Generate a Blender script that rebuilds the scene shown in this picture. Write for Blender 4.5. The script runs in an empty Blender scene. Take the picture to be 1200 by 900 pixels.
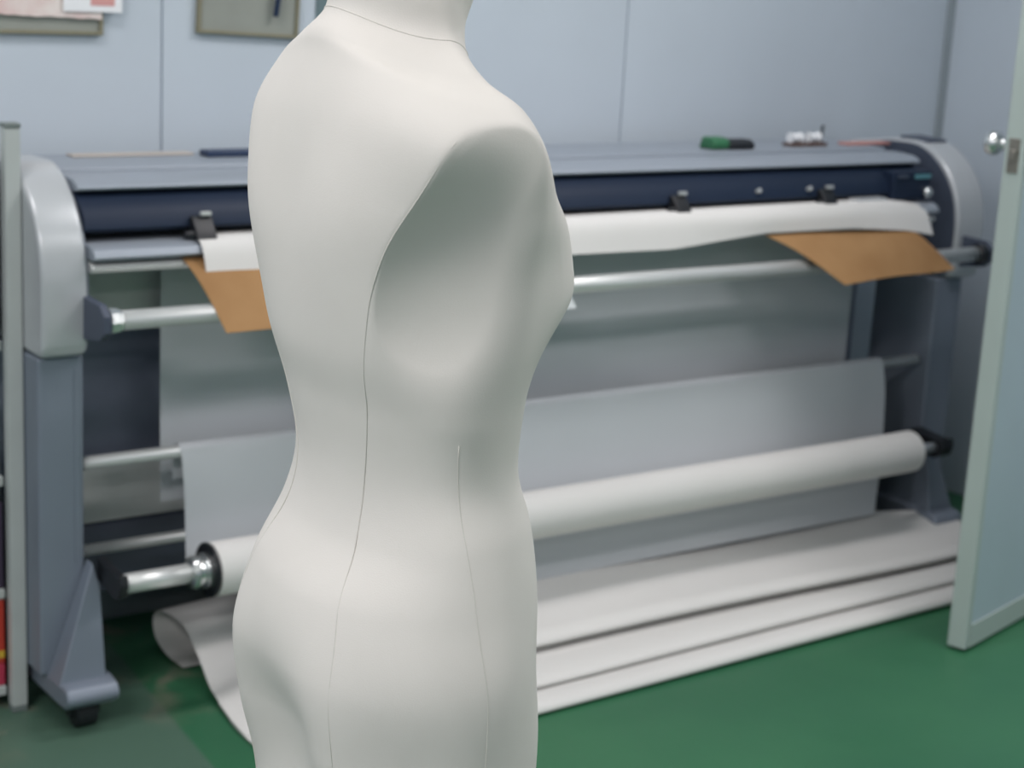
import bpy, math, random
import numpy as np
from mathutils import Vector, Matrix

random.seed(7)
S = bpy.context.scene
COL = S.collection

# ------------------------------------------------------------------ camera
R = np.array([[0.814387, -0.094116, 0.572640],
              [-0.577994, -0.219859, 0.785866],
              [0.051937, -0.970981, -0.233449]])
F_PX = 2062.0
cd = bpy.data.cameras.new('camera'); cam = bpy.data.objects.new('camera', cd); COL.objects.link(cam)
M = Matrix(((R[0][0], -R[0][1], -R[0][2], 0), (R[1][0], -R[1][1], -R[1][2], 0),
            (R[2][0], -R[2][1], -R[2][2], 1.4), (0, 0, 0, 1)))
cam.matrix_world = M
cd.sensor_width = 36; cd.lens = F_PX / 1200 * 36; cd.clip_start = .05; cd.clip_end = 50
cd.dof.use_dof = True; cd.dof.focus_distance = 1.55; cd.dof.aperture_fstop = 8.0
S.camera = cam

# ------------------------------------------------------------------ world, lights, exposure
S.view_settings.view_transform = 'Standard'; S.view_settings.look = 'None'
S.view_settings.gamma = 1; S.view_settings.use_curve_mapping = False
S.view_settings.exposure = 0.0
w = bpy.data.worlds.new('world'); S.world = w; w.use_nodes = True
w.node_tree.nodes['Background'].inputs[0].default_value = (.75, .88, 1, 1)
w.node_tree.nodes['Background'].inputs[1].default_value = .35

def ceiling_lamp(x, y, sx, sy, power, color=(1, .955, .965)):
    l = bpy.data.lights.new('ceiling_light', 'AREA'); l.shape = 'RECTANGLE'; l.size = sx; l.size_y = sy
    l.energy = power; l.color = color
    o = bpy.data.objects.new('ceiling_light', l); o.location = (x, y, 2.47); COL.objects.link(o)
for (x, y, p) in ((-.9, 1.0, 44), (-.9, -.9, 16), (1.3, -1.0, 11), (1.25, .55, 9), (3.0, .6, 24), (2.6, 2.2, 22), (.6, 2.5, 12)):
    ceiling_lamp(x, y, 1.2, .30, p)

# ------------------------------------------------------------------ helpers
def lin(r, g, b):
    f = lambda c: (c / 255) / 12.92 if c <= 10 else ((c / 255 + .055) / 1.055) ** 2.4
    return (f(r), f(g), f(b), 1)

def mat(name, rgb, rough=.5, metal=0., noise=0., nscale=20., bump=0., bscale=200., spec=.5, rgb2=None, stretch=None):
    m = bpy.data.materials.new(name); m.use_nodes = True
    nt = m.node_tree; b = nt.nodes['Principled BSDF']
    c = lin(*rgb)
    b.inputs['Base Color'].default_value = c; b.inputs['Roughness'].default_value = rough
    b.inputs['Metallic'].default_value = metal; b.inputs['Specular IOR Level'].default_value = spec
    tc = nt.nodes.new('ShaderNodeTexCoord'); mp = nt.nodes.new('ShaderNodeMapping')
    nt.links.new(tc.outputs['Object'], mp.inputs[0])
    if stretch: mp.inputs['Scale'].default_value = stretch
    n = nt.nodes.new('ShaderNodeTexNoise'); n.inputs['Scale'].default_value = nscale; n.inputs['Detail'].default_value = 4
    nt.links.new(mp.outputs[0], n.inputs[0])
    mx = nt.nodes.new('ShaderNodeMix'); mx.data_type = 'RGBA'
    c2 = lin(*rgb2) if rgb2 else tuple(v * (1 - max(noise, .04)) for v in c[:3]) + (1,)
    mx.inputs[6].default_value = c; mx.inputs[7].default_value = c2
    rp = nt.nodes.new('ShaderNodeValToRGB'); rp.color_ramp.elements[0].position = .35; rp.color_ramp.elements[1].position = .68
    nt.links.new(n.outputs[0], rp.inputs[0]); nt.links.new(rp.outputs[0], mx.inputs[0])
    nt.links.new(mx.outputs[2], b.inputs['Base Color'])
    if bump:
        n2 = nt.nodes.new('ShaderNodeTexNoise'); n2.inputs['Scale'].default_value = bscale; n2.inputs['Detail'].default_value = 3
        nt.links.new(mp.outputs[0], n2.inputs[0])
        bp = nt.nodes.new('ShaderNodeBump'); bp.inputs['Strength'].default_value = bump; bp.inputs['Distance'].default_value = .002
        nt.links.new(n2.outputs[0], bp.inputs['Height']); nt.links.new(bp.outputs[0], b.inputs['Normal'])
    return m

MT = {
 'cloth': mat('ivory_jersey', (221, 217, 211), .85, noise=.04, nscale=9, bump=.10, bscale=900, spec=.2),
 'seam': mat('seam_thread', (212, 209, 202), .9, spec=.1),
 'wall': mat('blue_grey_panel_paint', (196, 206, 215), .55, noise=.03, nscale=3, bump=.08, bscale=60, spec=.3),
 'joint': mat('panel_joint', (176, 186, 200), .7),
 'trim': mat('grey_trim', (150, 160, 165), .5),
 'ceil': mat('white_ceiling', (225, 228, 228), .8),
 'silver': mat('silver_paint', (190, 194, 197), .30, metal=.2, noise=.03),
 'beam': mat('grey_aluminium', (156, 164, 174), .42, metal=.25, noise=.05, stretch=(.3, 8, 8)),
 'leg': mat('slate_grey_paint', (128, 137, 150), .45, metal=.2, noise=.06, nscale=6),
 'panel': mat('dark_blue_grey_steel', (74, 82, 98), .5, noise=.08),
 'rearsteel': mat('mid_blue_grey_steel', (146, 154, 174), .5, noise=.06),
 'lightsteel': mat('light_grey_steel', (196, 200, 198), .5, noise=.05),
 'window': mat('dark_navy_acrylic', (30, 42, 62), .5, spec=.25, noise=.1, nscale=4, stretch=(.5, 6, 6)),
 'black': mat('black_plastic', (22, 25, 30), .45),
 'skirt': mat('grey_sheet_metal', (140, 147, 152), .5, noise=.05),
 'steel': mat('brushed_steel', (222, 224, 222), .32, metal=.45, noise=.06, nscale=30, stretch=(.4, 5, 5)),
 'chrome': mat('polished_chrome', (215, 218, 218), .24, metal=.9),
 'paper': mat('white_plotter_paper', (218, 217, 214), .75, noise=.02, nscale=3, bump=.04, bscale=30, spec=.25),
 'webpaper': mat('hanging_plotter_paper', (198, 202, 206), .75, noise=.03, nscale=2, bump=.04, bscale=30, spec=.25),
 'kraft': mat('brown_kraft_paper', (164, 128, 88), .8, noise=.10, nscale=7, rgb2=(150, 114, 76), bump=.1, bscale=60, spec=.2),
 'door': mat('door_pale_grey_green_paint', (176, 188, 184), .45, noise=.03, nscale=5),
 'doorface': mat('door_pale_blue_paint', (178, 194, 202), .5, noise=.03, nscale=5),
 'rubber': mat('dark_rubber', (30, 36, 40), .7),
 'plate': mat('worn_latch_steel', (150, 146, 138), .4, metal=.7, noise=.15, nscale=60),
 'boardframe': mat('olive_board_frame', (134, 130, 108), .6, noise=.1),
 'board': mat('grey_beige_board', (150, 154, 146), .75, noise=.08, nscale=10),
 'pinkpaper': mat('pale_pink_paper', (232, 222, 216), .8, noise=.1, nscale=14, rgb2=(218, 190, 186)),
 'white': mat('white_paper', (240, 242, 244), .8),
 'redink': mat('red_ink', (216, 160, 156), .8),
 'navy': mat('navy_plastic', (34, 52, 82), .4),
 'green': mat('green_plastic', (52, 112, 76), .4),
 'teal': mat('teal_label', (96, 150, 160), .5),
 'rackpost': mat('white_rack_enamel', (186, 192, 190), .5, noise=.06, nscale=12),
 'greycap': mat('grey_cap_plastic', (118, 128, 126), .6),
 'red': mat('red_card', (190, 62, 48), .55), 'yellow': mat('yellow_card', (212, 176, 60), .55),
 'magenta': mat('crimson_plastic', (186, 58, 84), .5), 'purple': mat('dark_violet_fabric', (62, 52, 72), .8),
 'salmon': mat('salmon_plastic', (196, 140, 132), .5), 'brown': mat('brown_plastic', (96, 74, 66), .5),
 'beige': mat('beige_plastic', (186, 178, 170), .6), 'darkteal': mat('dark_teal_card', (104, 124, 128), .7),
 'wood': mat('dark_wood', (70, 50, 36), .5, noise=.2),
}

WL = {}
def empty(name, loc, label, cat, group=None):
    o = bpy.data.objects.new(name, None); COL.objects.link(o); o.location = loc; o.empty_display_size = .05
    WL[o] = Vector(loc); tag(o, label, cat, group); return o
def tag(o, label=None, cat=None, group=None, kind=None):
    if label: o['label'] = label
    if cat: o['category'] = cat
    if group: o['group'] = group
    if kind: o['kind'] = kind
    return o
def obj(name, geo, m, parent=None, smooth=False, bevel=0, label=None):
    V, Fc = geo
    V = np.array(V, float).reshape(-1, 3)
    c = Vector(((V.min(0) + V.max(0)) / 2).tolist())
    me = bpy.data.meshes.new(name); me.from_pydata((V - np.array(c)).tolist(), [], [list(f) for f in Fc]); me.update()
    me.materials.append(MT[m] if isinstance(m, str) else m)
    o = bpy.data.objects.new(name, me); COL.objects.link(o); WL[o] = c
    if parent is not None: o.parent = parent; o.location = c - WL[parent]
    else: o.location = c
    if smooth:
        for p in me.polygons: p.use_smooth = True
    if bevel:
        b = o.modifiers.new('bevel', 'BEVEL'); b.width = bevel; b.segments = 3; b.limit_method = 'ANGLE'; b.angle_limit = math.radians(35)
        for p in me.polygons: p.use_smooth = True
        n = o.modifiers.new('wn', 'WEIGHTED_NORMAL'); n.keep_sharp = True
    if label: o['label'] = label
    return o
def struct(name, geo, m, bevel=0):
    return tag(obj(name, geo, m, bevel=bevel), kind='structure')
def join(*gs):
    V = []; Fc = []
    for v, f in gs:
        n = len(V); V += [tuple(p) for p in v]; Fc += [tuple(i + n for i in q) for q in f]
    return V, Fc
def box(x0, x1, y0, y1, z0, z1):
    V = [(x, y, z) for z in (z0, z1) for y in (y0, y1) for x in (x0, x1)]
    return V, [(0, 2, 3, 1), (4, 5, 7, 6), (0, 1, 5, 4), (2, 6, 7, 3), (0, 4, 6, 2), (1, 3, 7, 5)]
def xprism(prof, x0, x1):            # closed (y,z) outline swept along X
    n = len(prof)
    V = [(x0, y, z) for y, z in prof] + [(x1, y, z) for y, z in prof]
    a = sum(prof[i][0] * prof[(i + 1) % n][1] - prof[(i + 1) % n][0] * prof[i][1] for i in range(n))
    Fc = [tuple(range(n))[::-1], tuple(range(n, 2 * n))] + [(i, (i + 1) % n, (i + 1) % n + n, i + n) for i in range(n)]
    if a < 0: Fc = [f[::-1] for f in Fc]
    return V, Fc
def tube(p0, p1, prof, seg=32):      # lathe: prof = [(t along axis in metres, radius)]
    p0 = np.array(p0, float); p1 = np.array(p1, float); d = p1 - p0; L = np.linalg.norm(d); d /= L
    u = np.cross(d, (0, 0, 1.)); u = u if np.linalg.norm(u) > .01 else np.cross(d, (0, 1., 0)); u /= np.linalg.norm(u); v = np.cross(d, u)
    if not isinstance(prof, (list, tuple)): r = prof; prof = [(0, r), (L, r)]
    V = []; Fc = []
    for t, r in prof:
        for i in range(seg):
            a = 2 * math.pi * i / seg; V.append(tuple(p0 + d * t + r * (math.cos(a) * u + math.sin(a) * v)))
    K = len(prof)
    for k in range(K - 1):
        for i in range(seg):
            j = (i + 1) % seg; Fc.append((k * seg + i, k * seg + j, (k + 1) * seg + j, (k + 1) * seg + i))
    Fc.append(tuple(range(seg))[::-1]); Fc.append(tuple(range((K - 1) * seg, K * seg)))
    return V, Fc
def path_tube(P, r, seg=8):
    P = np.array(P, float); n = len(P); V = []; Fc = []
    for i in range(n):
        d = P[min(i + 1, n - 1)] - P[max(i - 1, 0)]; d /= np.linalg.norm(d) + 1e-9
        u = np.cross(d, (.3, .2, .9)); u /= np.linalg.norm(u) + 1e-9; v = np.cross(d, u)
        for k in range(seg):
            a = 2 * math.pi * k / seg; V.append(tuple(P[i] + r * (math.cos(a) * u + math.sin(a) * v)))
    for i in range(n - 1):
        for k in range(seg):
            j = (k + 1) % seg; Fc.append((i * seg + k, i * seg + j, (i + 1) * seg + j, (i + 1) * seg + k))
    Fc.append(tuple(range(seg))[::-1]); Fc.append(tuple(range((n - 1) * seg, n * seg)))
    return V, Fc
def catmull(P, sub=8):
    P = np.array(P, float); Q = np.vstack([2 * P[0] - P[1], P, 2 * P[-1] - P[-2]]); out = []
    for k in range(len(P) - 1):
        p0, p1, p2, p3 = Q[k:k + 4]
        for j in range(sub):
            t = j / sub; out.append(.5 * (2 * p1 + (p2 - p0) * t + (2 * p0 - 5 * p1 + 4 * p2 - p3) * t * t + (3 * p1 - p0 - 3 * p2 + p3) * t ** 3))
    out.append(P[-1]); return np.array(out)
def grid(fn, us, vs, thick=0.0):      # surface fn(u,v)->xyz
    G = np.array([[fn(u, v) for v in vs] for u in us], float); nu, nv = G.shape[:2]
    V = G.reshape(-1, 3).tolist()
    Fc = [(i * nv + j, (i + 1) * nv + j, (i + 1) * nv + j + 1, i * nv + j + 1) for i in range(nu - 1) for j in range(nv - 1)]
    return V, Fc
def sheet(name, geo, m, parent=None, thick=.0006, label=None):
    o = obj(name, geo, m, parent, smooth=True, label=label)
    s = o.modifiers.new('thickness', 'SOLIDIFY'); s.thickness = thick; s.offset = 0
    o.modifiers.new('crisp_edges', 'EDGE_SPLIT').split_angle = math.radians(50)
    return o

# ------------------------------------------------------------------ floor, walls, ceiling
WY, WX = 3.33, 3.85
fm = bpy.data.materials.new('green_epoxy_floor'); fm.use_nodes = True
nt = fm.node_tree; b = nt.nodes['Principled BSDF']
tc = nt.nodes.new('ShaderNodeTexCoord')
def noise(scale, detail=5, dist=0):
    n = nt.nodes.new('ShaderNodeTexNoise'); n.inputs['Scale'].default_value = scale; n.inputs['Detail'].default_value = detail
    n.inputs['Distortion'].default_value = dist; nt.links.new(tc.outputs['Object'], n.inputs[0]); return n.outputs[0]
def ramp(src, a, bb):
    r = nt.nodes.new('ShaderNodeMapRange'); r.inputs[1].default_value = a; r.inputs[2].default_value = bb
    nt.links.new(src, r.inputs[0]); return r.outputs[0]
def mix(fac, c1, c2):
    x = nt.nodes.new('ShaderNodeMix'); x.data_type = 'RGBA'
    nt.links.new(fac, x.inputs[0])
    for i, c in ((6, c1), (7, c2)):
        if isinstance(c, tuple): x.inputs[i].default_value = c
        else: nt.links.new(c, x.inputs[i])
    return x.outputs[2]
def mth(op, a_, b_):
    x = nt.nodes.new('ShaderNodeMath'); x.operation = op
    for i, c in ((0, a_), (1, b_)):
        if isinstance(c, (int, float)): x.inputs[i].default_value = c
        else: nt.links.new(c, x.inputs[i])
    return x.outputs[0]
base = mix(ramp(noise(1.6), .4, .62), lin(48, 102, 72), lin(54, 110, 76))
sep = nt.nodes.new('ShaderNodeSeparateXYZ'); geo_n = nt.nodes.new('ShaderNodeNewGeometry'); nt.links.new(geo_n.outputs['Position'], sep.inputs[0])
# repainted greyer area whose edge runs just left of the paper
edge = mth('SUBTRACT', sep.outputs[0], mth('MULTIPLY', mth('SUBTRACT', sep.outputs[1], 2.577), .104))
grey = ramp(edge, 1.283, 1.272)
base = mix(mth('MULTIPLY', grey, .9), base, lin(80, 106, 92))
dirt = mth('MULTIPLY', ramp(noise(9, 6, .6), .52, .66), mth('MULTIPLY', ramp(sep.outputs[1], 2.75, 2.95), ramp(sep.outputs[0], 1.6, 1.3)))
base = mix(mth('MULTIPLY', dirt, .8), base, lin(128, 122, 108))
nt.links.new(base, b.inputs['Base Color'])
nt.links.new(ramp(noise(3), -.6, 1.9), b.inputs['Roughness'])
bp = nt.nodes.new('ShaderNodeBump'); bp.inputs['Strength'].default_value = .15; bp.inputs['Distance'].default_value = .003
nt.links.new(noise(14, 3), bp.inputs['Height']); nt.links.new(bp.outputs[0], b.inputs['Normal'])
struct('floor', box(-2.2, WX + .1, -2.7, WY + .1, -.06, 0), fm)
struct('ceiling', box(-2.2, WX + .1, -2.7, WY + .1, 2.5, 2.56), 'ceil')
wb = struct('wall_back', box(-2.2, WX + .1, WY + .006, WY + .1, 0, 2.5), 'joint')
xs = [-2.2, -.878, .318, 1.514, 2.71, WX]
for i in range(5):
    obj('wall_panel', box(xs[i] + .0018, xs[i + 1] - .0018, WY, WY + .03, 0, 2.5), 'wall', wb, bevel=.0015)
wr = struct('wall_right', join(box(WX + .006, WX + .1, 2.44, WY, 0, 2.5), box(WX + .006, WX + .1, -2.7, 1.46, 0, 2.5), box(WX + .006, WX + .1, 1.46, 2.44, 2.12, 2.5)), 'joint')
obj('wall_panel', box(WX, WX + .03, 2.443, WY - .001, 0, 2.5), 'wall', wr, bevel=.0015)
obj('wall_panel', box(WX, WX + .03, -2.7, 1.457, 0, 2.5), 'wall', wr, bevel=.0015)
struct('wall_left', box(-2.3, -2.2, -2.7, WY + .1, 0, 2.5), 'wall')
struct('wall_front', box(-2.2, WX + .1, -2.8, -2.7, 0, 2.5), 'wall')
struct('trim_1', box(WX - .016, WX - .0005, WY - .016, WY - .0005, 0, 2.5), 'trim')
struct('trim_2', join(box(WX - .02, WX + .1, 2.40, 2.44, 0, 2.14), box(WX - .02, WX + .1, 1.46, 1.50, 0, 2.14), box(WX - .02, WX + .1, 1.50, 2.40, 2.10, 2.14)), 'trim')
struct('baseboard_back', box(1.0, WX - .02, WY - .008, WY - .0005, 0, .06), 'trim')

# ------------------------------------------------------------------ open door leaf (hinged on the right wall)
dv = np.array([3.203 - 2.912, 2.365 - 2.291]); dv /= np.linalg.norm(dv); dn = np.array([-dv[1], dv[0]])
D0 = np.array([2.912, 2.291])
door = tag(bpy.data.objects.new('door_1', None), kind='structure'); COL.objects.link(door); door.location = (D0[0], D0[1], 0); WL[door] = Vector(door.location)
def leafbox(s0, s1, t0, t1, z0, z1):
    V, Fc = box(s0, s1, t0, t1, z0, z1)
    return [(D0[0] + dv[0] * s + dn[0] * t, D0[1] + dv[1] * s + dn[1] * t, z) for s, t, z in V], Fc
T = .042; DW = .90
obj('door_stile', leafbox(0, .022, 0, T, .008, 2.05), 'door', door, bevel=.003)
obj('door_panel', leafbox(.0225, DW, .004, T - .004, .01, 2.045), 'doorface', door, bevel=.002)
obj('door_rail', leafbox(.023, DW, -.001, .0035, .008, .06), 'door', door, bevel=.001)
for z in (.25, 1.05, 1.85):
    obj('hinge', leafbox(DW, DW + .012, -.004, .012, z - .05, z + .05), 'steel', door, bevel=.002)
lp = obj('latch_plate', leafbox(-.0022, .001, .009, .033, 1.035, 1.105), 'plate', door, bevel=.0008, label='worn steel latch plate on the door edge')
obj('latch_bolt', leafbox(-.009, -.002, .014, .028, 1.06, 1.082), 'plate', lp, bevel=.002)
def leafpt(s, t, z): return (D0[0] + dv[0] * s + dn[0] * t, D0[1] + dv[1] * s + dn[1] * t, z)
for sg, t0 in ((1, T), (-1, 0)):
    prof = [(0, .025), (.005, .025), (.007, .012), (.022, .011), (.026, .017), (.034, .0235), (.045, .0255), (.054, .0225), (.060, .014), (.062, .004)]
    obj('door_knob', tube(leafpt(.040, t0, 1.088), leafpt(.040, t0 + sg * .062, 1.088), prof, 40), 'chrome', door, smooth=True, label='round polished steel door knob')

# ------------------------------------------------------------------ large format plotter
XL, XR = 1.17, 3.43
XB = 3.335      # right end of beam, window and platen
PL = empty('wide_format_plotter', ((XL + XR) / 2, 3.05, 0), 'long silver-grey wide format plotter on castered legs with dark navy window along the back wall', 'plotter')
hp = [(3.27, .99), (3.12, 1.012), (3.03, 1.013), (2.985, 1.0), (2.95, .978), (2.92, .95), (2.895, .915), (2.88, .88), (2.872, .84), (2.870, .80), (2.872, .70), (2.885, .685), (3.27, .685)]
hp2 = hp[:1] + [tuple(p) for p in catmull(hp[1:11], 4)] + hp[11:]
for sg, x in ((-1, XL), (1, XR)):
    x0, x1 = (x - .085, x) if sg < 0 else (x, x + .10)
    h = obj('end_housing', xprism(hp2, x0, x1), 'silver', PL, bevel=.012)
    obj('housing_liner', xprism([(y + .01 if y < 3.2 else y - .01, z - .008 if z > .75 else z + .01) for y, z in hp2], *((x1 - .004, x1 + .004) if sg < 0 else (x0 - .004, x0 + .004))), 'leg' if sg < 0 else 'panel', h, label='dark inner face of the end housing')
    if sg > 0:
        # control panel on top of the right housing
        cp = obj('control_panel', [(x0 + .012, 3.10, 1.0145), (x1 - .012, 3.10, 1.0145), (x1 - .012, 3.01, 1.0125), (x0 + .012, 3.01, 1.0125),
                                   (x0 + .012, 3.10, 1.020), (x1 - .012, 3.10, 1.020), (x1 - .012, 3.01, 1.017), (x0 + .012, 3.01, 1.017)] and
                 (lambda V: (V, [(0, 1, 2, 3), (4, 7, 6, 5), (0, 4, 5, 1), (1, 5, 6, 2), (2, 6, 7, 3), (3, 7, 4, 0)]))([(x0 + .012, 3.10, 1.010), (x1 - .012, 3.10, 1.010), (x1 - .012, 3.01, 1.008), (x0 + .012, 3.01, 1.008),
                                   (x0 + .012, 3.10, 1.020), (x1 - .012, 3.10, 1.020), (x1 - .012, 3.01, 1.017), (x0 + .012, 3.01, 1.017)]), 'panel', h, bevel=.003)
    # leg column and base
    lx0, lx1 = (1.085, 1.170) if sg < 0 else (3.405, 3.50)
    lc = obj('leg', box(lx0, lx1, 2.895, 3.10, .09, .684), 'leg', PL, bevel=.006)
    obj('leg_groove', box(lx1 - .018 if sg < 0 else lx0 + .006, lx1 - .010 if sg < 0 else lx0 + .014, 2.8935, 2.8955, .30, .66), 'leg', lc)
    # gusset in front of the column
    gx0, gx1 = (1.095, 1.185) if sg < 0 else (3.395, 3.485)
    tip = gx1 - .012 if sg < 0 else gx0 + .012
    gp = [(gx0, .088), (gx1, .088), (gx1, .26), (tip, .305)] if sg < 0 else [(gx0, .088), (gx1, .088), (tip, .305), (gx0, .26)]
    V = [(px_, 2.832 + (z - .088) * .16, z) for px_, z in gp] + [(px_, 2.8945, z) for px_, z in gp]
    obj('gusset', (V, [(0, 1, 2, 3), (7, 6, 5, 4), (0, 4, 5, 1), (1, 5, 6, 2), (2, 6, 7, 3), (3, 7, 4, 0)]), 'leg', lc, bevel=.003)
    fx0, fx1 = (1.098, 1.198) if sg < 0 else (3.385, 3.485)
    fp = [(2.80, .062), (2.795, .075), (2.805, .092), (2.84, .098), (3.40 - .14, .098), (3.27, .088), (3.272, .05), (2.84, .05), (2.815, .052)]
    ft = obj('foot', xprism(fp, fx0, fx1), 'leg', PL, bevel=.008)
    cx = (fx0 + fx1) / 2
    for cy in (2.852, 3.22):
        c = obj('caster', tube((cx - .022, cy, .0265), (cx + .022, cy, .0265), [(0, .020), (.004, .0265), (.040, .0265), (.044, .020)], 28), 'black', ft, smooth=False, label='black caster')
        # (same part carries its fork)
        obj('caster_fork', join(box(cx - .028, cx - .0235, cy - .012, cy + .012, .022, .055), box(cx + .0235, cx + .028, cy - .012, cy + .012, .022, .055), box(cx - .028, cx + .028, cy - .012, cy + .012, .0535, .056)), 'black', ft)
# top beam
bp_ = [(3.255, .965), (3.26, .988), (3.25, .9955), (3.052, .9955), (3.048, .994), (3.046, .982), (3.034, .982), (3.030, .989), (2.985, .990), (2.955, .988), (2.935, .981), (2.928, .974), (2.932, .969), (3.00, .960), (3.02, .90), (3.25, .90)]
obj('top_beam', xprism(bp_, XL + .0045, XB), 'beam', PL, bevel=.002)
wp = [(2.960, .967), (2.935, .958), (2.915, .942), (2.902, .925), (2.897, .905), (2.905, .899), (2.99, .899), (2.998, .959)]
win = obj('navy_window', xprism(wp, XL + .0045, XB), 'window', PL, bevel=.002, label='dark navy curved window over the print carriage')
obj('beam_end_plate', box(XB + .001, XR - .005, 3.06, 3.20, .70, .985), 'panel', PL, bevel=.003, label='dark recessed plate between beam and right housing')
# platen, lip, skirt
obj('platen', xprism([(3.02, .884), (2.875, .882), (2.858, .874), (2.852, .862), (2.86, .856), (3.02, .856)], XL + .0045, XB), 'beam', PL, bevel=.002)
obj('lip_bar', xprism([(2.885, .852), (2.868, .849), (2.862, .842), (2.868, .834), (2.90, .832), (2.90, .852)], XL + .0045, XB), 'steel', PL, bevel=.002, label='bright metal lip under the platen')
obj('skirt', xprism([(3.03, .854), (3.03, .70), (3.045, .70), (3.045, .854)], XL + .0045, XB), 'lightsteel', PL, bevel=.003)
obj('rear_panel', box(XL + .001, 3.404, 3.16, 3.175, .40, .69), 'rearsteel', PL, bevel=.002)
obj('lower_rear_panel', box(XL + .001, 3.404, 3.105, 3.115, .295, .42), 'lightsteel', PL, bevel=.002)
obj('lower_beam', box(XL + .001, 3.404, 3.11, 3.16, .15, .29), 'panel', PL, bevel=.003)
obj('crossbar', tube((XL + .001, 3.04, .265), (3.404, 3.04, .265), .011), 'steel', PL, smooth=True)
obj('crossbar', tube((XL - .02, 2.915, .478), (3.38, 2.915, .478), .0125), 'steel', PL, smooth=True)
# cable-like pinch roller levers
for x in (1.40, 1.965, 2.535, 2.985):
    pv = obj('pinch_lever', xprism([(2.895, .925), (2.885, .92), (2.868, .898), (2.862, .884), (2.872, .8825), (2.90, .884), (2.91, .905)], x - .028, x + .012), 'black', PL, bevel=.003)
    obj('lever_clip', box(x - .012, x + .008, 2.880, 2.889, .925, .932), 'steel', pv, bevel=.001)
    obj('pinch_roller', tube((x - .045, 2.880, .892), (x + .010, 2.880, .892), .0075, 20), 'black', pv, smooth=True)
for x in (2.77, 2.93):
    obj('screw_head', tube((x, 2.9015, .9225), (x, 2.892, .927), .005, 16), 'steel', PL)
# carriage parked at the right end
cg = obj('print_carriage', box(3.20, 3.33, 2.884, 2.930, .889, .958), 'window', PL, bevel=.006)
obj('carriage_label', box(3.27, 3.325, 2.8815, 2.885, .940, .950), 'teal', cg, bevel=.001, label='teal label on the carriage')
obj('carriage_label', box(3.21, 3.245, 2.8815, 2.885, .943, .950), 'panel', cg, bevel=.001, label='faint grey label on the carriage')
obj('carriage_latch', tube((3.308, 2.884, .903), (3.322, 2.869, .913), [(0, .013), (.008, .015), (.016, .012), (.021, .005)], 20), 'chrome', cg, smooth=True)
obj('edge_guide', box(3.07, 3.17, 2.872, 2.91, .8845, .899), 'silver', PL, bevel=.004)
# front support rod with brackets
rod = obj('support_rod', tube((1.19, 2.80, .7625), (3.425, 2.80, .7625), .0175, 40), 'steel', PL, smooth=True)
obj('rod_end', tube((1.1738, 2.80, .7625), (1.198, 2.80, .7625), [(0, .019), (.003, .023), (.017, .023), (.019, .020), (.024, .020)], 8), 'chrome', rod, label='chrome nut on the rod end')
obj('rod_end', tube((3.42, 2.80, .7625), (3.45, 2.80, .7625), [(0, .019), (.004, .024), (.025, .024), (.03, .02)], 24), 'black', rod, label='black cap on the rod end')
for x0, x1 in ((1.160, 1.1735), (3.451, 3.466)):
    obj('rod_bracket', xprism([(2.89, .795), (2.80, .792), (2.779, .775), (2.779, .745), (2.80, .728), (2.89, .715)], x0, x1), 'panel', PL, bevel=.002)

# ------------------------------------------------------------------ paper
PX0, PX1 = 1.375, 3.262
AX_Y, AX_Z, RR = 2.80, .280, .0505
roll = empty('paper_roll', ((PX0 + PX1) / 2, AX_Y, AX_Z), 'thick white paper roll on a steel spindle low at the front of the plotter', 'paper roll')
obj('wound_paper', tube((PX0, AX_Y, AX_Z), (PX1, AX_Y, AX_Z), [(0, RR - .003), (.002, RR), (PX1 - PX0 - .002, RR), (PX1 - PX0, RR - .003)], 64), 'paper', roll, smooth=True).modifiers.new('es', 'EDGE_SPLIT').split_angle = math.radians(40)
sp = obj('spindle', tube((1.188, AX_Y, AX_Z), (PX0 - .03, AX_Y, AX_Z), [(0, .015), (.003, .018), (PX0 - .03 - 1.188, .018)], 32), 'steel', roll, smooth=True, label='bare steel end of the spindle')
obj('spindle_collar', tube((PX0 - .045, AX_Y, AX_Z), (PX0 - .008, AX_Y, AX_Z), [(0, .018), (.004, .028), (.012, .031), (.016, .026), (.025, .026), (.028, .034), (.037, .034)], 36), 'chrome', roll)
obj('core_flange', tube((PX0 - .009, AX_Y, AX_Z), (PX0 - .0005, AX_Y, AX_Z), [(0, .047), (.002, .0515), (.006, .0515), (.0085, .049)], 48), 'black', roll)
obj('spindle', tube((PX1 + .001, AX_Y, AX_Z), (3.36, AX_Y, AX_Z), .0125, 24), 'skirt', roll, smooth=True, label='narrow end of the spindle')
for x0, x1 in ((1.1865, 1.203), (3.345, 3.388)):
    obj('spindle_holder', xprism([(2.88, .27), (2.83, .255), (2.80, .252), (2.778, .262), (2.770, .285), (2.776, .306), (2.785, .300), (2.84, .305), (2.88, .31)], x0, x1), 'black', PL, bevel=.003)

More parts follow.
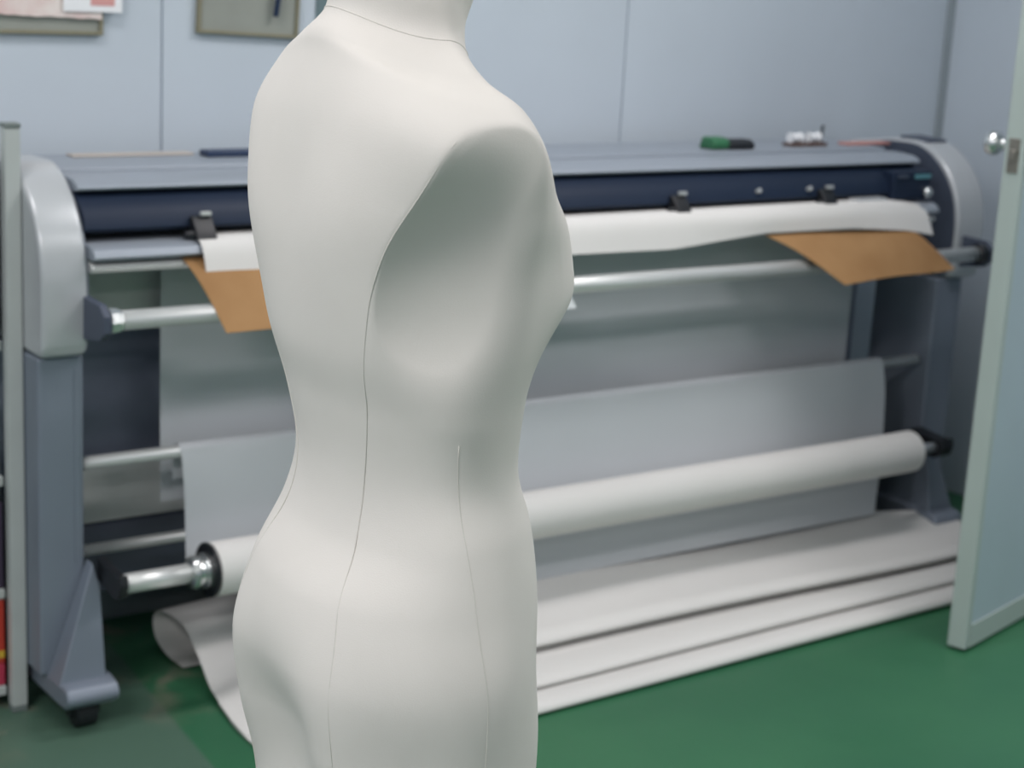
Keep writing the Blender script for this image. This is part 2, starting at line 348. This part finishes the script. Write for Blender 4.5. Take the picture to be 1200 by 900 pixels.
web = empty('hanging_paper', ((PX0 + PX1) / 2, 2.98, .46), 'wide white paper web hanging under the plotter and over the crossbar to the roll', 'paper')
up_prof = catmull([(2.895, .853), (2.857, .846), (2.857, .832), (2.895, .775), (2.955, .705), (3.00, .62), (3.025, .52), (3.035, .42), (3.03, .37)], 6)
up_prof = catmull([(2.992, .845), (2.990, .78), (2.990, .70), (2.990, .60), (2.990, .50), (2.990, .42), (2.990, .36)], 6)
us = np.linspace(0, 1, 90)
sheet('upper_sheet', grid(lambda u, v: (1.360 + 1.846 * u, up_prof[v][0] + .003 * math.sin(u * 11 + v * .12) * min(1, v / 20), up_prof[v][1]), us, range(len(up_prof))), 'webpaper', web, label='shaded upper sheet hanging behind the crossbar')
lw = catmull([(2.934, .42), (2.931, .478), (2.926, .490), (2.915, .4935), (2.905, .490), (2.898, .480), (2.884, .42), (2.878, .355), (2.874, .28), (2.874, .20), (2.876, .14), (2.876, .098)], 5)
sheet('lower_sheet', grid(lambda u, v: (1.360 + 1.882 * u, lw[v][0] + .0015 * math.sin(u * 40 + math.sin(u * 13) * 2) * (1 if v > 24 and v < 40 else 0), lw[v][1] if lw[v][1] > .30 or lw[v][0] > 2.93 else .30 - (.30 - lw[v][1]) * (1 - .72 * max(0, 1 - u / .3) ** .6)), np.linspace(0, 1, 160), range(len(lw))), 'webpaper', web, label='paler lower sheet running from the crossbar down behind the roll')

# white sheet curling out over the platen
ex = [1.375, 1.53, 2.0, 2.20, 2.47, 2.75, 3.02, 3.20, 3.285]
ez = [.826, .826, .822, .820, .817, .838, .838, .826, .812]
ly = [2.838, 2.838, 2.838, 2.838, 2.84, 2.85, 2.845, 2.835, 2.830]
xs_ = np.linspace(PX0, 3.285, 110)
lift = np.interp(xs_, [1.375, 1.9, 2.4, 2.9, 3.15, 3.285], [.001, .003, .006, .010, .010, .002])
def curl(i, v):
    x = xs_[i]; z1 = np.interp(x, ex, ez); y1 = np.interp(x, ex, ly) - .008; l = lift[i]
    t = v / 20
    P = [(2.945, .8862), (2.905, .8862 + l * .6), (2.868, .8855 + l * .7), (2.846, .868 + l * .4), (y1, z1)]
    if x > 3.15: k = (x - 3.15) / .135; P = [(a - 0.03 * k * k * (j < 2), c - (.010 * k * k if j < 4 else 0)) for j, (a, c) in enumerate(P)]
    q = CM(P, t); return (x, q[0], q[1])
def CM(P, t):
    P = np.array(P); n = len(P) - 1; s = min(t * n, n - 1e-6); k = int(s); t = s - k
    Q = np.vstack([2 * P[0] - P[1], P, 2 * P[-1] - P[-2]]); p0, p1, p2, p3 = Q[k:k + 4]
    return .5 * (2 * p1 + (p2 - p0) * t + (2 * p0 - 5 * p1 + 4 * p2 - p3) * t * t + (3 * p1 - p0 - 3 * p2 + p3) * t ** 3)
tag(sheet('curled_paper', grid(curl, range(110), range(21)), 'paper', thick=.0009), 'bright white paper sheet curling over the platen front edge', 'paper')

# kraft sheets draped over the rod
def kraft(name, quad, label, sag):
    Q = [np.array(q) for q in quad]
    def fn(u, v):
        p = (1 - u) * (1 - v) * Q[0] + u * (1 - v) * Q[1] + u * v * Q[2] + (1 - u) * v * Q[3]
        p = p.copy(); p[2] += sag * math.sin(math.pi * v) + .002 * math.sin(u * 7 + v * 5); p[1] -= sag * .5 * math.sin(math.pi * v)
        return tuple(p)
    return tag(sheet(name, grid(fn, np.linspace(0, 1, 24), np.linspace(0, 1, 16)), 'kraft', thick=.0012), label, 'kraft paper', 'brown kraft sheets draped over the support rod')
kraft('kraft_paper', [(1.345, 2.868, .8525), (2.02, 2.868, .8525), (2.055, 2.728, .742), (1.366, 2.730, .743)], 'brown kraft sheet hanging over the rod on the left, next to the dress form back', .006)
kraft('kraft_paper', [(2.755, 2.850, .832), (3.215, 2.850, .832), (3.268, 2.730, .746), (2.889, 2.719, .735)], 'brown kraft sheet hanging over the rod at its right end, near the door', .006)
tag(sheet('paper_scrap', ([(2.06, 2.718, .7665), (2.108, 2.718, .7665), (2.128, 2.716, .735), (2.06, 2.716, .733)], [(0, 1, 2, 3)]), 'white', thick=.001), 'small white paper corner peeking out beside the dress form bust', 'paper')

# paper piled on the floor in accordion folds
pp = catmull([(3.00, .006), (3.06, .010), (3.10, .035), (3.105, .075), (3.075, .100), (3.00, .103), (2.93, .098), (2.87, .088), (2.79, .074), (2.72, .072), (2.68, .073), (2.657, .066), (2.652, .055),
              (2.668, .046), (2.72, .040), (2.80, .040), (2.805, .036), (2.74, .0345), (2.65, .036), (2.59, .043), (2.55, .045), (2.525, .040), (2.519, .030), (2.535, .022), (2.60, .020),
              (2.72, .018), (2.725, .014), (2.62, .013), (2.54, .018), (2.495, .026), (2.468, .025), (2.455, .015), (2.460, .006), (2.50, .003), (2.62, .003)], 5)
nx = 120
def pile(i, v):
    u = i / (nx - 1); y, z = pp[v]
    x = 1.395 + .04 * math.sin(y * 9) * .5 + (3.44 - .24 * max(0, min(1, (y - 2.85) / .06)) - 1.395) * u - .03 * u * math.cos(y * 8)
    fr = 1 - math.exp(-((x - 1.36) / .16) ** 2)
    if y < 2.98: z = .003 + (z - .003) * (1 - (1 - fr) * min(1, (2.98 - y) / .12) * .92)
    y += .010 * math.sin(u * 5 + 1) * (z / .05) + .06 * u * (y < 2.6) * .9 + .012 * (u - .5) * (y - 2.5) / .5
    z *= 1 + .10 * math.sin(u * 8 + y * 6)
    z = max(z, .002)
    return (x, y, z)
tag(sheet('piled_paper', grid(pile, range(nx), range(len(pp))), 'paper', thick=.0008), 'white paper heaped in long accordion folds on the green floor under the roll', 'paper')

# ------------------------------------------------------------------ things on the plotter's top beam
BZ = .9957
t = empty('tape_measure', (2.83, 3.10, BZ), 'green and black hand tool lying on the plotter top', 'tool')
obj('green_body', xprism([(3.075, BZ), (3.07, BZ + .018), (3.085, BZ + .028), (3.12, BZ + .028), (3.13, BZ)], 2.785, 2.835), 'green', t, bevel=.006, label='green end')
obj('black_body', xprism([(3.072, BZ), (3.068, BZ + .012), (3.085, BZ + .022), (3.12, BZ + .022), (3.13, BZ)], 2.836, 2.915), 'black', t, bevel=.008, label='black end')
t = empty('spool_holder', (3.12, 3.12, BZ), 'small brown holder with white spools and upright dark pin on the plotter top', 'holder')
obj('holder_tray', box(3.062, 3.185, 3.10, 3.135, BZ, BZ + .008), 'brown', t, bevel=.002)
for x in (3.088, 3.150):
    obj('spool', tube((x - .018, 3.117, BZ + .0205), (x + .018, 3.117, BZ + .0205), [(0, .0125), (.004, .0125), (.005, .010), (.031, .010), (.032, .0125), (.036, .0125)], 20), 'white', t, label='white spool')
obj('pin', tube((3.176, 3.117, BZ + .008), (3.180, 3.117, BZ + .050), .0035, 10), 'black', t)
tag(obj('plastic_ruler', box(3.255, 3.41, 3.10, 3.135, BZ, BZ + .006), 'salmon', bevel=.002), 'thin salmon coloured strip lying at the right end of the plotter top', 'ruler')
tag(obj('ruler_strip', box(1.27, 1.52, 3.19, 3.225, BZ, BZ + .004), 'beige', bevel=.001), 'thin beige strip lying at the left end of the plotter top', 'ruler')
tag(obj('pen_case', box(1.53, 1.72, 3.15, 3.19, BZ, BZ + .012), 'navy', bevel=.003), 'flat dark navy case on the plotter top just left of the dress form', 'case')

# ------------------------------------------------------------------ boards and papers on the wall
def board(x0, x1, z0, z1, tilt, label, name='pin_board'):
    t = empty(name, ((x0 + x1) / 2, WY - .001, z0), label, 'board')
    y1 = WY - .0005; f = .007
    def rot(g):
        V, Fc = g; cx_, cz_ = x0, z0
        return [(cx_ + (x - cx_) * math.cos(tilt) - (z - cz_) * math.sin(tilt), y, cz_ + (x - cx_) * math.sin(tilt) + (z - cz_) * math.cos(tilt)) for x, y, z in V], Fc
    obj('board_face', rot(box(x0 + f, x1 - f, y1 - .008, y1, z0 + f, z1 - f)), 'board', t)
    obj('board_frame', rot(join(box(x0, x1, y1 - .014, y1, z0, z0 + f), box(x0, x1, y1 - .014, y1, z1 - f, z1), box(x0, x0 + f, y1 - .014, y1, z0 + f, z1 - f), box(x1 - f, x1, y1 - .014, y1, z0 + f, z1 - f))), 'boardframe', t, bevel=.001)
    return t
board(.98, 1.384, 1.217, 1.52, 0, 'grey pin board with olive frame at the top left behind hanging papers')
board(1.585, 1.815, 1.226, 1.53, -.035, 'grey pin board with olive frame, dark pen on it, beside the dress form neck')
def torn(x0, x1, zlo, ztop, y, seed):
    rnd = random.Random(seed); n = 24; V = []; 
    for i in range(n + 1):
        x = x0 + (x1 - x0) * i / n; zz = np.interp(i / n, [0, .35, .42, 1], zlo) + rnd.uniform(-.0015, .0015)
        V += [(x, y, zz), (x, y - .004 * (i % 3 == 0), ztop)]
    return V, [(2 * i, 2 * i + 2, 2 * i + 3, 2 * i + 1) for i in range(n)]
tag(sheet('pinned_paper', torn(1.03, 1.380, [1.262, 1.258, 1.252, 1.248], 1.47, WY - .0165, 3), 'pinkpaper', thick=.001), 'pale pinkish paper with a ragged lower edge pinned on the left board', 'paper')
t = empty('notice_sheet', (1.35, WY - .02, 1.26), 'white sheet with red print sticking out right of the left board', 'paper')
sheet('page', ([(1.30, WY - .0215, 1.262), (1.420, WY - .0205, 1.262), (1.420, WY - .0205, 1.46), (1.30, WY - .0215, 1.46)], [(0, 1, 2, 3)]), 'white', t, thick=.001)
obj('red_print', box(1.355, 1.404, WY - .0222, WY - .0212, 1.274, 1.30), 'redink', t, label='red print')
t = empty('marker_pen', (1.755, WY - .022, 1.26), 'dark navy marker pen hanging slanted on the right pin board', 'pen')
obj('pen_barrel', tube((1.756, WY - .023, 1.262), (1.772, WY - .023, 1.37), [(0, .004), (.004, .006), (.10, .006), (.108, .004)], 16), 'navy', t, smooth=True)
obj('pen_clip', box(1.757, 1.760, WY - .032, WY - .0295, 1.275, 1.315), 'navy', t)
tag(obj('grey_card', box(1.862, 1.99, WY - .004, WY - .0005, 1.247, 1.47), 'darkteal', bevel=.001), 'grey-green card on the wall right behind the dress form neck', 'card')

# ------------------------------------------------------------------ storage rack at the left edge
rk = empty('storage_rack', (.80, 3.12, 0), 'pale grey metal storage rack standing at the left edge next to the plotter', 'rack')
def post(x, y):
    p = obj('post', box(x - .014, x + .014, y - .012, y + .012, .012, 1.078), 'rackpost', rk, bevel=.002)
    obj('post_cap', box(x - .0148, x + .0148, y - .014, y + .014, 1.0782, 1.086), 'greycap', p, bevel=.002, label='grey plastic cap')
    obj('post_foot', box(x - .014, x + .014, y - .012, y + .012, 0, .0118), 'greycap', p, bevel=.002)
for x in (.42, 1.0695):
    for y in (2.97, 3.29): post(x, y)
SH = (.045, .235, .45, .70, 1.03)
for z in SH:
    obj('shelf', box(.40, 1.054, 2.985, 3.30, z - .018, z), 'rackpost', rk, bevel=.002)
def place_box(name, x0, x1, y0, y1, z0, z1, m, label, cat, strip=None, group=None):
    t = empty(name, ((x0 + x1) / 2, (y0 + y1) / 2, z0), label, cat, group)
    obj('carton', box(x0, x1, y0, y1, z0, z1), m, t, bevel=.003)
    if strip: obj('printed_band', box(x0 + .002, x1 - .002, y0 - .0012, y0 + .001, z0 + .012, z0 + .026), strip, t)
place_box('card_box', .94, 1.054, 2.99, 3.12, .0455, .088, 'magenta', 'crimson box on the lowest rack shelf', 'box')
place_box('card_box', .93, 1.054, 2.99, 3.12, .0885, .215, 'red', 'red card box with a yellow band resting on the crimson box', 'box', 'yellow')
place_box('fabric_bundle', .93, 1.054, 2.99, 3.12, .2355, .40, 'purple', 'dark violet fabric bundle on the second rack shelf', 'fabric')
for i, z in enumerate((.475, .5235, .572)):
    t = tag(obj('thread_cone', tube((1.03, 3.02, z - .0245), (1.03, 3.02, z + .0235), [(0, .024), (.004, .024), (.005, .018), (.042, .014), (.043, .018), (.048, .018)], 24), 'white'), ('lowest', 'middle', 'topmost')[i] + ' white thread spool of the stack on the middle rack shelf', 'spool', 'white thread spools on the rack')
place_box('dark_carton', .90, 1.054, 2.99, 3.14, .7005, .99, 'purple', 'tall dark box on the upper rack shelf', 'box')
place_box('dark_carton', .90, 1.04, 3.00, 3.14, 1.0305, 1.075, 'white', 'white carton on top of the rack', 'box')

# ------------------------------------------------------------------ dress form
RINGS = [
(0.6007,0.6007,0.6007,0.1520,0.1090,0.1017,2.2000),
(0.6815,0.6815,0.6815,0.1653,0.1123,0.0873,2.2000),
(0.7443,0.7443,0.7443,0.1695,0.1134,0.0946,2.1500),
(0.8111,0.8111,0.8111,0.1700,0.1044,0.1187,2.1500),
(0.8719,0.8719,0.8719,0.1554,0.1114,0.1116,2.1000),
(0.9252,0.9252,0.9252,0.1413,0.1070,0.0816,2.1000),
(0.9751,0.9751,0.9751,0.1275,0.0933,0.0738,2.1000),
(1.0346,1.0346,1.0346,0.1335,0.0911,0.0844,2.1500),
(1.0882,1.0832,1.0882,0.1459,0.0879,0.1007,2.2000),
(1.1545,1.1495,1.1595,0.1560,0.0824,0.1089,2.3000),
(1.2057,1.1957,1.2157,0.1696,0.0846,0.1090,2.4000),
(1.2544,1.2424,1.2774,0.1763,0.0652,0.1055,2.4000),
(1.2885,1.2765,1.3215,0.1449,0.0572,0.0945,2.2000),
(1.3094,1.2914,1.3384,0.0954,0.0423,0.0903,2.1000),
(1.3355,1.3105,1.3575,0.0539,0.0429,0.0775,2.0000),
(1.3652,1.3382,1.3802,0.0470,0.0412,0.0746,2.0000),
(1.3873,1.3723,1.3923,0.0492,0.0511,0.0641,2.0000),
(1.4302,1.4202,1.4302,0.0560,0.0587,0.0501,2.0000),
]
_zt = np.linspace(.9, 1.4, 501)
def _smooth(zs, vs, w=16):
    v = np.interp(_zt, zs, vs); kx = np.arange(-3 * w, 3 * w + 1); g = np.exp(-(kx / w) ** 2 / 2.); g /= g.sum()
    return np.convolve(np.pad(v, 3 * w, mode='edge'), g, mode='valid')
_ZS = [.95, 1.02, 1.072, 1.111, 1.147, 1.176, 1.196, 1.221, 1.241, 1.255, 1.272, 1.285, 1.33]
_XB = _smooth(_ZS, [.175, .128, .103, .0985, .106, .117, .129, .144, .155, .162, .164, .156, .138])
_YB = _smooth(_ZS, [-.080, -.080, -.080, -.085, -.087, -.086, -.082, -.071, -.062, -.048, -.024, -.010, 0])
_XF = _smooth(_ZS, [.215, .188, .171, .164, .163, .163, .163, .162, .163, .163, .161, .158, .154])
_YF = _smooth(_ZS, [.05, .05, .05, .05, .05, .045, .04, .036, .034, .032, .03, .03, .03])
_DI = _smooth([1.0, 1.06, 1.14, 1.20, 1.24, 1.28], [0, .001, .004, .008, .003, 0])
def plate_limit(z, y):      # cut surface of the armhole: chord between its back and front edges, slightly dished
    xb, yb, xf, yf, di = (np.interp(z, _zt, q) for q in (_XB, _YB, _XF, _YF, _DI))
    t = (y - yb) / (yf - yb)
    return xb + (xf - xb) * np.clip(t, -.5, 1.3) - di * np.clip(4 * t * (1 - t), 0, 1)
def form_shape(nt=360, sub=18):
    th = np.arange(nt) / nt * 2 * math.pi; c = np.cos(th); s = np.sin(th); K = len(RINGS); P = np.zeros((K, nt, 3))
    for k, (zR, zF, zB, a, f, b_, p) in enumerate(RINGS):
        e = 2 / p
        P[k, :, 0] = a * np.sign(c) * abs(c) ** e
        P[k, :, 1] = np.where(s > 0, f, b_) * np.sign(s) * abs(s) ** e
        P[k, :, 2] = zR + (zF - zR) * np.maximum(0, s) ** 2 + (zB - zR) * np.maximum(0, -s) ** 2
    Q = np.concatenate([2 * P[:1] - P[1:2], P, 2 * P[-1:] - P[-2:-1]]); out = []
    for k in range(K - 1):
        p0, p1, p2, p3 = Q[k:k + 4]
        for j in range(sub):
            t = j / sub; out.append(.5 * (2 * p1 + (p2 - p0) * t + (2 * p0 - 5 * p1 + 4 * p2 - p3) * t * t + (3 * p1 - p0 - 3 * p2 + p3) * t ** 3))
    out.append(P[-1]); V = np.array(out); x, y, z = V[..., 0].copy(), V[..., 1].copy(), V[..., 2].copy()
    g = 0
    for sg in (-1, 1):
        dz = z - 1.135; sz = np.where(dz > 0, .0775, .0496); g = g + np.exp(-((x - sg * .078) / .05) ** 2 - (dz / sz) ** 2)
    V[..., 1] = y + .046 * g * np.clip(y / .06, 0, 1)
    back = np.clip(-y / .06, 0, 1)
    for (rx, rz, am, s1, s2) in ((.075, 1.2, .008, .05, .07), (.088, .735, .024, .050, .075)):
        V[..., 1] -= am * back * sum(np.exp(-((x - sg * rx) / s1) ** 2 - ((z - rz) / s2) ** 2) for sg in (-1, 1))
    lim = plate_limit(V[..., 2], V[..., 1]); ax = abs(V[..., 0]); over = ax - lim; sm = lambda q: (lambda c: c * c * (3 - 2 * c))(np.clip(q, 0, 1)); k = .0030 + .020 * sm(V[..., 1] / .06 + .5) * sm((1.28 - V[..., 2]) / .08) + .020 * sm((1.13 - V[..., 2]) / .10)
    V[..., 0] = np.sign(V[..., 0]) * (np.minimum(ax, lim) - np.maximum(k - abs(over), 0) ** 2 / (4 * k))
    return V, over
FA = -0.04522516; FX, FY = 0.79494543, 1.25604232
Fd = (math.cos(FA), math.sin(FA)); Rd = (Fd[1], -Fd[0])
def fw(P):
    P = np.array(P, float); W = np.empty_like(P)
    W[..., 0] = FX + P[..., 0] * Rd[0] + P[..., 1] * Fd[0]; W[..., 1] = FY + P[..., 0] * Rd[1] + P[..., 1] * Fd[1]; W[..., 2] = P[..., 2]; return W
NT, SUB = 360, 18
V, OV = form_shape(NT, SUB); W = fw(V); NR = W.shape[0]
form = empty('dress_form', (FX, FY, 0), 'ivory cloth-covered armless female dress form seen from behind in the foreground', 'dress form')
NECK = 14 * SUB
def loft(r0, r1, cap0=False, cap1=False, lift=0):
    G = W[r0:r1 + 1]; n = G.shape[0]; Vv = G.reshape(-1, 3).tolist()
    Fc = [(i * NT + j, i * NT + (j + 1) % NT, (i + 1) * NT + (j + 1) % NT, (i + 1) * NT + j) for i in range(n - 1) for j in range(NT)]
    Fc = [f[::-1] for f in Fc]
    if cap0: Fc.append(tuple(range(NT)))
    if cap1: Fc.append(tuple(range((n - 1) * NT, n * NT))[::-1])
    return Vv, Fc
obj('torso', loft(0, NECK, cap0=True), 'cloth', form, smooth=True)
obj('neck', loft(NECK, NR - 1, cap1=True), 'cloth', form, smooth=True)
top = fw(np.array([0, .002, 1.432])); 
obj('neck_cap', tube(top, top + np.array([0, 0, .03]), [(0, .05), (.006, .052), (.012, .045), (.02, .018), (.03, .012)], 32), 'wood', form, smooth=True)
# seams: thin welts half sunk in the cloth
obj('neck_seam', path_tube(np.vstack([W[NECK], W[NECK][:1]]), .0006, 6), 'seam', form, smooth=True)
THB = ([.60, .755, .846, .896, .936, .978, 1.04, 1.072, 1.111, 1.147, 1.165], [-59, -58, -57.5, -61, -64, -62, -57, -56, -53, -50, -48])
def at_theta(i, deg):
    a = (deg % 360) / 360 * NT; j = int(a); t = a - j
    return W[i, j % NT] * (1 - t) + W[i, (j + 1) % NT] * t
def on_row(i, tab, side):     # point of mesh row i that lies on the seam curve theta(z)
    th = tab[1][0]
    for _ in range(8):
        z = at_theta(i, th if side == 0 else 180 - th)[2]; th = np.interp(z, *tab)
    return at_theta(i, th if side == 0 else 180 - th), z
def edge_pt(i, side):         # back edge of the armhole cut on row i
    idx = list(range(NT - 1, NT * 3 // 4, -1)) if side == 0 else list(range(NT // 2 + 1, NT * 3 // 4))
    o_ = OV[i]
    if o_[idx[0]] <= 0: return None
    for a_, b_ in zip(idx[:-1], idx[1:]):
        if o_[a_] > 0 >= o_[b_]:
            t = o_[a_] / (o_[a_] - o_[b_]); return W[i, a_] * (1 - t) + W[i, b_] * t
for side in (0, 1):
    P = []
    for i in range(1, NECK, 2):
        p, z = on_row(i, THB, side)
        if z < 1.150: P.append(p); continue
        e = edge_pt(i, side)
        if e is not None and 1.165 < e[2] < 1.268: P.append(e)
    P = np.array(P)
    for _ in range(4): P[1:-1] = (P[:-2] + P[1:-1] * 2 + P[2:]) / 4
    obj('back_seam', path_tube(P, .0006, 6), 'seam', form, smooth=True)
    tab = ([.60, .81, .896, .947, .991, 1.03, 1.10], [0, -1, -4, -8, -10, -11, -11])
    P = np.array([q[0] for q in (on_row(i, tab, side) for i in range(1, NECK, 3)) if q[1] < 1.02])
    obj('side_seam', path_tube(P, .0004, 6), 'seam', form, smooth=True)
# stand
obj('stand_pole', tube((FX, FY, .05), (FX, FY, .64), .016, 24), 'steel', form, smooth=True)
obj('stand_base', tube((FX, FY, 0), (FX, FY, .05), [(0, .17), (.012, .17), (.018, .16), (.024, .05), (.05, .03)], 48), 'black', form, smooth=True).modifiers.new('es', 'EDGE_SPLIT').split_angle = math.radians(40)
